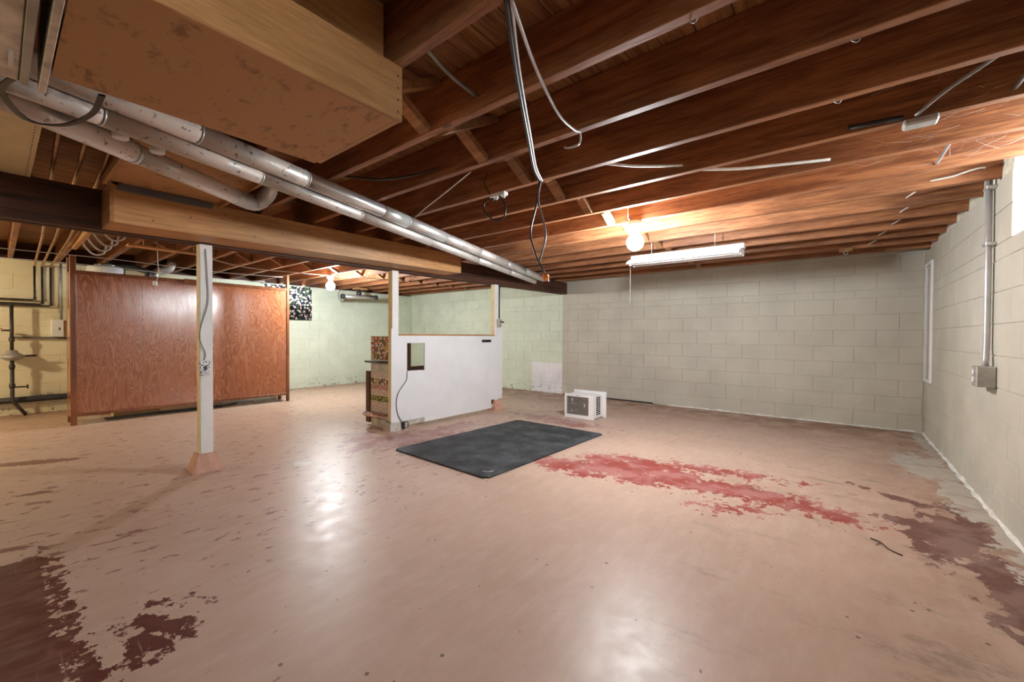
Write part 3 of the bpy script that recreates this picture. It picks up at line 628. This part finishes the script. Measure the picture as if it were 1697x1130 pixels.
# ------------------------------------------------------------------ half wall (bar front) between posts 2 and 3
t = thing('half_wall', 'white panelled half wall between two posts, with a square cut-out and a black slot', 'half wall', (-4.3, 3.9, 0))
xo = -4.119; a, b = 2.89, 4.92; zt = 1.13
hy0, hy1, hz0, hz1 = 3.115, 3.385, .695, 1.04; sy0, sy1, sz0, sz1 = 4.45, 4.66, 1.035, 1.075
mb = MB(); th = .012; bb = .10
def pn(y0, y1, z0, z1): mb.box(xo, xo+th, y0, y1, z0, z1)
pn(a, hy0, bb, zt); pn(hy0, hy1, bb, hz0); pn(hy0, hy1, hz1, zt); pn(hy1, sy0, bb-.06, zt); pn(sy0, sy1, bb-.06, sz0); pn(sy0, sy1, sz1, zt); pn(sy1, b, .165, zt)
pn(a, 2.99, zt, 1.215); pn(4.80, b, zt, 1.27)
mb.build('front_panel', 'board_white', t)
MB().box(xo-.10, xo, 2.995, 4.735, .04, .10).build('sole_plate', 'concrete', t)
MB().box(xo-.105, xo+.016, 2.992, 4.735, zt, zt+.02, .002).build('cap_board', 'pine', t)
for q0, q1 in ((3.0, 3.04), (3.08, hy0-.004), (3.62, 3.66), (4.0, 4.04), (4.69, 4.735)): MB().box(xo-.09, xo-.001, q0, q1, .10, zt).build('stud', 'brown', t)
MB().box(-4.52, -4.50, 3.36, 3.475, .10, 1.12).box(-4.52, -4.50, 3.475, 3.95, .30, .715).build('inner_shelf_board', 'brown', t); MB().box(xo-.09, xo-.001, hy0-.02, hy1+.02, hz0-.022, hz0-.002).build('opening_sill', 'board_white', t)
MB().box(xo-.06, xo-.03, sy0-.02, sy1+.02, sz0-.02, sz1+.02).build('slot_backing', 'black_cable', t)
MB().hexa([(-4.25,2.87,0),(-4.09,2.87,0),(-4.09,3.12,0),(-4.25,3.12,0),(-4.23,2.875,.10),(-4.105,2.875,.10),(-4.105,3.08,.10),(-4.23,3.08,.10)]).build('plinth', 'concrete', t)
# bottle-cap end of the bar
e = thing('bottle_cap_panel', 'narrow bar end covered with bottle caps in bands, with two small shelves', 'panel', (-4.45, 2.97, 0))
xa, xb, ye = -4.64, -4.235, 2.965
MB().box(xa, xb, ye, ye+.05, .10, 1.12, .003).build('backing', 'white', e)
def band(z0, z1, material, nm='cap_band'): MB().box(xa+.004, xb-.004, ye-.006, ye, z0, z1).build(nm, material, e)
band(.83, 1.12, 'mosaic_a'); band(.68, .80, 'greybox', 'plain_band'); band(.60, .675, 'mosaic_b'); band(.52, .597, 'mosaic_a'); band(.46, .517, 'mosaic_red'); band(.385, .457, 'mosaic_b'); band(.31, .382, 'mosaic_green'); band(.20, .307, 'mosaic_b')
def shelf(z, r, material, nm, yk):
    mb = MB(); n = 16; cx = (xa+xb)/2-.03; top = []; 
    ring = [(cx+r*math.cos(math.pi+math.pi*i/n), ye-.006+yk*math.sin(math.pi+math.pi*i/n)) for i in range(n+1)]
    pts = [(x, y, z) for x, y in ring]+[(x, y, z+.018) for x, y in ring]; k = n+1
    mb.add(pts, [tuple(range(k))[::-1], tuple(range(k, 2*k))]+[(i, i+1, k+i+1, k+i) for i in range(n)]+[(n, 0, k, 2*k-1)]); return mb.build(nm, material, e)
shelf(.80, .235, 'dark_metal', 'upper_shelf', .13)
s2 = shelf(.155, .235, 'foot_paint', 'lower_shelf', .17)
for i in range(7):
    an = math.pi+math.pi*(i+.5)/7; MB().lathe([(.018,0),(.018,.004)], ((xa+xb)/2-.03+.195*math.cos(an), ye-.006+.135*math.sin(an), .173), 10).build('bottle_cap', 'brown', s2)
MB().box(xa, xb, ye-.007, ye-.001, .175, .20).build('blue_strip', 'steel_cable', e)['label'] = 'blue strip above the lower shelf'
MB().box(xa-.09, xa-.002, ye-.02, ye+.02, .03, .68, .004).build('side_board', 'brown', e)
MB().box(xa+.03, xb-.05, ye-.02, ye+.06, .0, .10, .004).build('stone_base', 'concrete', e)
tag(MB().tube(smooth([(-4.10,3.11,.70),(-4.10,3.10,.59),(-4.10,2.99,.46),(-4.10,2.955,.33),(-4.10,2.98,.19),(-4.085,3.04,.08)], 7), .0055, 7).build('bar_cord', 'grey_cable', None, (-4.1,3.1,.08)), 'grey cord with plug hanging from the cut-out of the half wall', 'cord')
tag(MB().box(-4.095, -4.065, 3.025, 3.06, .012, .10, .006).tube(smooth([(-4.08,3.06,.10),(-4.08,3.11,.08),(-4.08,3.11,.03),(-4.08,3.06,.015)], 5), .005, 6).build('cord_plug', 'black_cable', None, (-4.08,3.04,.01)), 'black plug end hanging by the foot of the half wall', 'plug')
# ------------------------------------------------------------------ rubber mat
mb = MB(); q = [(-3.43,2.447), (-2.167,2.407), (-2.118,4.361), (-3.358,4.35)]
bm = bmesh.new(); vs = [bm.verts.new((x, y, 0.001)) for x, y in q]+[bm.verts.new((x, y, .014)) for x, y in q]
for f in ((3,2,1,0),(4,5,6,7),(0,1,5,4),(1,2,6,5),(2,3,7,6),(3,0,4,7)): bm.faces.new([vs[i] for i in f])
bmesh.ops.bevel(bm, geom=[e_ for e_ in bm.edges if abs(e_.verts[0].co.z-e_.verts[1].co.z) > .005], offset=.03, segments=3, affect='EDGES')
bm.verts.index_update(); mb.add([v.co[:] for v in bm.verts], [[v.index for v in f.verts] for f in bm.faces]); bm.free()
tag(mb.build('rubber_mat', 'rubber', None, (-2.8,3.4,0)), 'large black rubber floor mat lying on the worn painted floor', 'mat')
# ------------------------------------------------------------------ window air conditioner on the floor
t = thing('air_conditioner', 'white window air conditioner with a dark grille standing on the floor by the far wall', 'air conditioner', (-2.8, 5.0, 0))
ang = math.radians(1.0); t.rotation_euler = (0, 0, 0)
W, Dp, Hh = .445, .31, .335
ux, uy = math.cos(ang), math.sin(ang)
def A(u, d, z): return (-3.017+u*ux-d*uy*-1*-1 if False else -3.017+u*ux-d*uy, 4.985+u*uy+d*ux, z)
def abox(u0, u1, d0, d1, z0, z1, nm, material, par=None):
    return MB().hexa([A(u0,d0,z0),A(u1,d0,z0),A(u1,d1,z0),A(u0,d1,z0),A(u0,d0,z1),A(u1,d0,z1),A(u1,d1,z1),A(u0,d1,z1)]).build(nm, material, par or t)
abox(.008, W-.008, .03, Dp, .02, Hh-.012, 'body', 'enamel')
fr = MB()
for u0, u1, z0, z1 in ((0,.03,.004,Hh), (W-.075,W,.004,Hh), (.03,W-.075,Hh-.035,Hh), (.03,W-.075,.004,.05)):
    fr.hexa([A(u0,0,z0),A(u1,0,z0),A(u1,.035,z0),A(u0,.035,z0),A(u0,0,z1),A(u1,0,z1),A(u1,.035,z1),A(u0,.035,z1)])
fr.build('front_frame', 'enamel', t)
gr = abox(.03, W-.075, .018, .028, .05, Hh-.035, 'grille', 'dark_metal')
k = 0; z = .056
while z < Hh-.042:
    abox(.034, W-.079, .010, .020, z, z+.006, 'louvre', 'greybox', gr); z += .0135
for u0, z0, z1 in ((.11,.235,.28), (.115,.20,.215), (.105,.09,.11), (.30,.17,.21)): abox(u0, u0+.012, .007, .012, z0, z1, 'broken_louvre', 'plastic', gr)
for d0 in (.10, .165):
    v = MB()
    for i in range(9): z0 = .06+i*.028; v.hexa([A(W-.009,d0,z0),A(W-.004,d0,z0),A(W-.004,d0+.05,z0),A(W-.009,d0+.05,z0),A(W-.009,d0,z0+.018),A(W-.004,d0,z0+.018),A(W-.004,d0+.05,z0+.018),A(W-.009,d0+.05,z0+.018)])
    v.build('side_vent', 'dark_metal', t)
abox(-.02, W+.035, Dp, Dp+.022, .0, Hh+.022, 'mounting_flange', 'plastic'); abox(.0, W+.015, Dp+.022, Dp+.06, .02, Hh, 'rear_body', 'enamel')
abox(.19, .23, -.002, .002, Hh-.022, Hh-.014, 'badge', 'greybox')
for u in (.03, W-.06): abox(u, u+.03, .05, Dp-.02, 0, .02, 'foot', 'plastic')
# ------------------------------------------------------------------ right wall: mirror, conduit
t = thing('wall_mirror', 'tall narrow mirror in a thin white frame on the right wall by the corner', 'mirror', (XR-.01, 6.55, .64))
y0, y1, z0, z1 = 6.36, 6.76, .64, 1.99; d = .022
MB().box(XR-.012, XR-.004, y0+.02, y1-.02, z0+.02, z1-.02).build('glass', 'mirror', t)
MB().box(XR-d, XR-.002, y0, y0+.035, z0, z1).box(XR-d, XR-.002, y1-.035, y1, z0, z1).box(XR-d, XR-.002, y0+.035, y1-.035, z0, z0+.035).box(XR-d, XR-.002, y0+.035, y1-.035, z1-.035, z1).build('frame', 'enamel', t)
t = thing('wall_conduit', 'grey steel conduit with an outlet box on the beige block wall', 'conduit', (.76, 4.1, .82))
M['conduit'] = plain('dull_conduit', (.50,.51,.53), .42, .35)
MB().tube([(.762,4.12,2.25),(.762,4.10,1.5),(.762,4.10,1.10),(.756,4.08,1.0),(.752,4.07,.95)], .0165, 12).build('conduit', 'conduit', t)
bx = MB().box(.70, .788, 3.99, 4.12, .82, .955, .005).build('outlet_box', 'greybox', t)
for zz in (.865, .915): MB().lathe([(.02,0),(.02,-.006)], (.70,4.055,zz), 12, 'X').build('receptacle', 'plastic', bx)
MB().box(.765, .789, 4.00, 4.10, .79, .82).build('wall_plate', 'greybox', t)
for zz in (1.75, 2.12): MB().box(.74, .789, 4.055, 4.145, zz, zz+.02, .003).build('clip', 'galv', t)
tag(MB().tube(smooth([(.47,3.965,2.205),(.50,3.94,2.20),(.57,3.94,2.205),(.65,3.94,2.225),(.70,3.96,2.235),(.745,4.05,2.245),(.762,4.12,2.245)], 6), .006, 7).build('feed_cable', 'white_cable', None, (.6,3.95,2.22)), 'white cable feeding the top of the wall conduit', 'cable')
# ------------------------------------------------------------------ lamps
def bulb_lamp(loc, label, material, r=.074, group='bare bulbs in porcelain holders'):
    x, y, z = loc; o = thing('bulb_lamp', label, 'lamp', (x, y, z), group)
    MB().lathe([(.058,0),(.060,-.03),(.056,-.055),(.034,-.062),(.028,-.10)], loc, 20).build('holder', 'porcelain', o)
    zc = z-.098-r*1.18; prof = [(.022, z-.09-zc), (.026, r*1.1)]
    for i in range(1, 12):
        a = math.pi*(.16+.84*i/12); prof.append((r*math.sin(a), r*math.cos(a)))
    prof.append((.004, -r)); MB().lathe(prof, (x, y, zc), 24).build('bulb', material, o); return o
lb = bulb_lamp((-1.44, 3.565, ZJ-.004), 'bare lit bulb in a porcelain holder under the joists near the tube light', 'bulb')
MB().tube([(-1.47,3.56,2.155),(-1.48,3.50,2.18),(-1.48,3.49,2.30)], .005, 6).build('feed', 'white_cable', lb)
bulb_lamp((-6.9, 3.62, ZJ-.004), 'bare lit bulb in a holder in the green-walled part beyond the girder', 'bulb')
bulb_lamp((-7.3, -2.0, ZJ-.004), 'bare warm bulb by the gas pipe wall', 'bulb_warm')
# fluorescent fixture
t = thing('tube_light', 'white shop light with one long tube hung below the joists', 'tube light', (-1.45, 4.72, 1.99))
xa, xb = -1.96, -.79; yc = 4.72; zt = 2.032
MB().box(xa+.02, xb+.03, yc-.045, yc+.045, zt, zt+.05, .006).build('housing', 'enamel', t)
pr = []; prof = [(-.135, zt-.055), (-.125, zt-.035), (-.05, zt+.002), (.05, zt+.002), (.125, zt-.035), (.135, zt-.055)]
mb = MB()
for xx in (xa, xb):
    for dy, zz in prof: pr.append((xx, yc+dy, zz))
    for dy, zz in reversed(prof): pr.append((xx, yc+dy, zz+.004))
n2 = 12; mb.add(pr, [(i, (i+1) % n2, n2+(i+1) % n2, n2+i) for i in range(n2)]+[tuple(range(n2))[::-1], tuple(range(n2, 2*n2))]); mb.build('reflector', 'enamel', t)
for dy in (-.055, .055):
    MB().tube([(xa+.03,yc+dy,zt-.045),(xb-.01,yc+dy,zt-.045)], .019, 14).build('tube', 'tube', t)
    for xx in (xa+.012, xb-.005): MB().box(xx, xx+.018, yc+dy-.02, yc+dy+.02, zt-.068, zt, .003).build('socket', 'plastic', t)
for xx in (xa+.25, xb-.25): MB().tube([(xx,yc,zt+.05),(xx,yc,ZS)], .004, 6).build('hanger', 'galv', t)
MB().tube([(-1.95,yc-.03,2.03),(-1.95,yc-.03,1.52)], .0018, 5).build('pull_cord', 'white_cable', t)
# small strip light on the left wall
t = thing('strip_light', 'short metal strip light hung by the green wall with a loose cord', 'strip light', (-8.3, 5.0, 1.95))
MB().tube([(-8.3,4.62,1.955),(-8.3,5.42,1.985)], .042, 14).build('tube_body', 'duct_bright', t); MB().lathe([(.05,-.03),(.05,.03)], (-8.3,4.62,1.955), 14, 'Y').build('end_cap', 'dark_metal', t); MB().lathe([(.05,-.03),(.05,.03)], (-8.3,5.42,1.985), 14, 'Y').build('end_cap', 'dark_metal', t)
MB().lathe([(.03,.02),(.06,.06),(.05,.10),(.03,.125),(.03,.19)], (-8.3,5.0,1.97), 14).build('hanger', 'dark_metal', t); MB().box(-8.4,-8.2,4.9,5.15,2.13,2.163,.004).build('mount_board', 'pine', t)
MB().tube(smooth([(-8.26,4.55,2.1),(-8.26,4.5,1.95),(-8.26,4.58,1.83),(-8.26,4.68,1.9),(-8.26,4.63,2.0)], 6), .006, 6).build('cord', 'black_cable', t)
# ------------------------------------------------------------------ loose cables under the joists
def cable(name, label, pts, r, material, group=None, k=6):
    return tag(MB().tube(smooth(pts, k), r, 7).build(name, material, None, tuple(pts[0])), label, 'cable', group)
t = thing('hanging_cable', 'black and grey cable pair swagging under the joists down to an orange wire nut', 'cable', (-.8, .96, 2.16))
MB().tube(smooth([(-.79,.95,2.16),(-.98,1.25,2.135),(-1.22,1.65,2.12),(-1.42,1.98,2.125),(-1.56,2.25,2.158)], 8), .0085, 8).build('black_strand', 'black_cable', t)
MB().tube(smooth([(-.775,.955,2.16),(-.965,1.25,2.14),(-1.205,1.65,2.125),(-1.405,1.98,2.13),(-1.545,2.25,2.158)], 8), .006, 8).build('grey_strand', 'steel_cable', t)
MB().tube(smooth([(-1.555,2.235,2.158),(-1.565,2.215,2.0),(-1.605,2.205,1.82),(-1.555,2.20,1.66),(-1.50,2.20,1.56),(-1.485,2.20,1.53)], 8), .0065, 8).build('hanging_loop', 'black_cable', t)
MB().tube(smooth([(-1.545,2.235,2.158),(-1.55,2.215,2.02),(-1.485,2.205,1.80),(-1.515,2.20,1.66),(-1.535,2.20,1.60)], 8), .0065, 8).build('hanging_loop', 'grey_cable', t)
MB().lathe([(.012,0),(.022,-.008),(.022,-.03),(.012,-.045)], (-1.48,2.20,1.535), 10).build('wire_nut', 'orange', t)
for i in range(7):
    a = i*.9; MB().tube([(-1.48,2.20,1.515),(-1.48+.03*math.cos(a),2.20+.02*math.sin(a),1.515-.03*math.sin(a*1.7))], .004, 6).build('wire_end', 'steel_cable' if i % 2 else 'orange', t)
MB().tube(smooth([(-.78,.955,2.16),(-.86,1.2,2.10),(-.95,1.5,2.085),(-1.0,1.72,2.12),(-1.03,1.83,2.158),(-1.05,1.86,2.12),(-1.12,1.88,2.125),(-1.18,1.93,2.16)], 6), .006, 7).build('swag_strand', 'steel_cable', t)
cable('joist_cable', 'short pale cable entering a hole in the joist, near the hanging cable pair', [(-1.12,2.30,2.18),(-1.0,2.42,2.175),(-.88,2.55,2.185),(-.78,2.675,2.205)], .008, 'white_cable')
cable('joist_cable', 'longer pale cable slung below a joist to a hole near the right wall', [(-.72,2.735,2.185),(-.5,2.86,2.175),(-.28,2.98,2.185),(-.06,3.110,2.20)], .009, 'white_cable')
cable('joist_cable', 'dark cable between the near joists beside the overhead box', [(-1.22,.99,2.22),(-1.29,1.12,2.25),(-1.32,1.24,2.25),(-1.31,1.372,2.23)], .009, 'grey_cable')
cable('thin_wire', 'thin white wire strung diagonally below the joists by the round ducts', [(-2.9,2.28,2.16),(-2.55,2.12,2.145),(-2.2,1.99,2.145),(-1.82,1.86,2.16)], .004, 'white_cable')
cable('dark_wire', 'thin dark wire sagging along the joists over the round ducts', [(-2.62,1.44,2.2),(-2.4,1.60,2.17),(-2.2,1.72,2.19),(-2.05,1.79,2.22)], .007, 'black_cable')
for i, x in enumerate((.45, .45, .43, .36, .30)):
    j = JY.index(min(JY, key=lambda q: abs(q-(4.03+.4355*i)))); cable('joist_wire', ('white wire length between joists, nearest the wall conduit', 'white wire length between joists, second from the wall conduit', 'white wire length between joists, third from the wall conduit', 'white wire length between joists, fourth from the wall conduit', 'white wire length between joists, nearest the eye bolt block')[i], [(x+.03,JY[j]+.003,2.23-.008*i),(x-.02,JY[j]+.2,2.222-.008*i),(x-.06,JY[j]+.387,2.225-.008*i)], .006, 'white_cable', 'wire lengths between the far joists')
t = thing('terminal_strip', 'white multi-socket strip with a looped cord under the joist', 'power strip', (-1.92, 2.28, 2.14))
MB().box(-2.0, -1.86, 2.235, 2.285, 2.135, 2.16, .004).build('strip', 'plastic', t)
for i in range(4): MB().lathe([(.010,0),(.010,-.016),(.006,-.02)], (-1.985+i*.035,2.26,2.137), 8).build('socket', 'white' if i % 2 else 'dark_metal', t)
MB().tube(smooth([(-2.02,2.25,2.34),(-2.06,2.25,2.26),(-2.0,2.25,2.15),(-2.06,2.25,2.11),(-2.05,2.25,2.04),(-1.95,2.25,1.965),(-1.87,2.25,1.98),(-1.86,2.25,2.06),(-1.92,2.25,2.14)], 7), .006, 7).build('cord', 'black_cable', t)
# box with cables near the right window
t = thing('junction_box', 'grey metal junction box with black cables on the joist edge by the window', 'junction box', (.29, 2.69, 2.14))
MB().box(.22, .34, 2.65, 2.73, 2.128, 2.160, .008).build('box', 'greybox', t); MB().tube([(.22,2.655,2.17),(.02,2.66,2.185)], .012, 8).build('cable_stub', 'black_cable', t); MB().tube(smooth([(.26,2.64,2.16),(.34,2.55,2.2),(.46,2.42,2.23),(.55,2.30,2.26)], 5), .008, 7).build('cable_run', 'grey_cable', t)
for i, (xx, yy) in enumerate(((.62, 2.31), (.50, 3.19))): cable('wall_feed_wire', ('dark wire dropping through the joists by the right window', 'dark wire stub between joists above the wall conduit')[i], [(xx,yy,2.34),(xx-.02,yy+.14,2.26),(xx-.05,yy+.32,2.2),(xx-.06,yy+.38,2.19)], .008, 'grey_cable')
for i, (xx, yy) in enumerate(((-.39, 1.40), (.02, 1.83), (-.03, 2.26))):
    tag(MB().tube(smooth([(xx,yy,ZJ),(xx,yy,ZJ-.012),(xx+.014,yy,ZJ-.022),(xx+.024,yy,ZJ-.010)], 5), .0025, 6).build('screw_hook', 'steel_cable', None, (xx,yy,ZJ)), ('small steel screw hook under the joist next to the overhead box end', 'small steel screw hook under the joist holding the grey swag cable', 'small steel screw hook under the joist holding the hanging cable pair')[i], 'hook', 'screw hooks under the joists')
t = thing('eye_bolt_block', 'wood block with a steel eye bolt under the far joists', 'eye bolt', (.04, 6.1, 2.14)); MB().box(-.02,.10,6.08,6.18,2.135,2.164,.003).build('block', 'pine', t); MB().tube([(.04+.02*math.cos(a*.7),6.08,2.11+.02*math.sin(a*.7)) for a in range(10)], .005, 6).build('eye', 'galv', t)
# cobwebs
mb = MB(); random.seed(3)
for k in range(70):
    y = random.choice([2.80, 3.20, 3.20, 2.40])+random.uniform(.03, .33); x = random.uniform(.15, .77); z = random.uniform(2.17, 2.33)
    p = Vector((x, y, z)); q = p+Vector((random.uniform(-.22,.22), random.uniform(-.06,.06), random.uniform(-.08,.08))); q.z = max(q.z, 2.17); q.x = min(q.x, .78)
    mb.tube([p, (p+q)/2+Vector((0,0,-random.uniform(.005,.03))), q], random.choice([.0003,.0004,.0007]), 4)
cw = tag(mb.build('cobwebs', 'web', None, (.5,3,2.2)), 'pale dusty cobwebs between the joists by the right window', 'cobweb'); cw['kind'] = 'stuff'
# wires of the left bay
for i, (x, z) in enumerate(((-4.75,2.145), (-5.05,2.14), (-7.05,2.06), (-7.75,2.04))):
    cable('bay_wire', ('thin pale wire strung close behind the girder', 'thin pale wire strung second behind the girder', 'thin pale wire strung just above the plywood cabinet front', 'thin pale wire strung behind the plywood cabinet front')[i], [(x,-1.5,z),(x+.02,-.3,z-.02),(x,.9,z-.004),(x-.02,2.0,z-.025),(x,2.9,z)], .005, 'white_cable', 'wires strung under the left joists')
cable('lamp_cord', 'white cord running along the joists to the bulb beyond the girder', [(-6.45,1.6,2.145),(-6.5,2.2,2.07),(-6.55,2.9,2.09),(-6.8,3.5,2.14),(-6.5,4.1,2.13),(-6.45,4.8,2.15)], .007, 'white_cable')
t = thing('pull_switch', 'white pull switch hanging on a cord in front of the plywood cabinet', 'pull switch', (-6.5,1.23,1.73)); MB().tube(smooth([(-6.5,1.23,ZS),(-6.5,1.24,2.0),(-6.5,1.25,1.86),(-6.5,1.22,1.77)], 5), .005, 6).build('cord', 'white_cable', t); MB().box(-6.515,-6.485,1.19,1.23,1.72,1.775,.005).build('switch', 'plastic', t)
t = thing('wire_harness', 'pale cables looped around blocks under the joists by the gas wall', 'cables', (-6.0,.75,2.05))
MB().box(-6.9,-5.2,.555,.592,2.10,2.1635).build('cleat', 'pine', t)
for i in range(4):
    x = -5.3-.38*i; MB().tube(smooth([(x,.59,2.14),(x,.63,2.06),(x-.03,.69,2.01),(x-.05,.77,2.04),(x-.05,.79,2.14)], 5), .009, 6).build('cable_loop', 'white_cable', t)

MB().box(-4.2, -2.45, YB-.010, YB-.001, 0, .022).build('dark_floor_joint', 'black_cable', wall_back)
tag(MB().tube(smooth([(.15,3.08,.004),(.19,3.05,.006),(.22,2.98,.005),(.27,2.94,.004)], 4), .0035, 5).tube([(.19,3.05,.005),(.17,3.0,.004)], .002, 5).build('dry_twig', 'brown', None, (.2,3.0,0)), 'small dark dry twig on the floor near the brown worn patch', 'twig')
tag(MB().tube(smooth([(-2.30,2.50,.0165),(-2.25,2.53,.0165),(-2.235,2.57,.0165)], 4), .003, 5).build('white_scrap', 'plastic', None, (-2.27,2.52,.0145)), 'thin white scrap lying on the corner of the rubber mat', 'scrap')
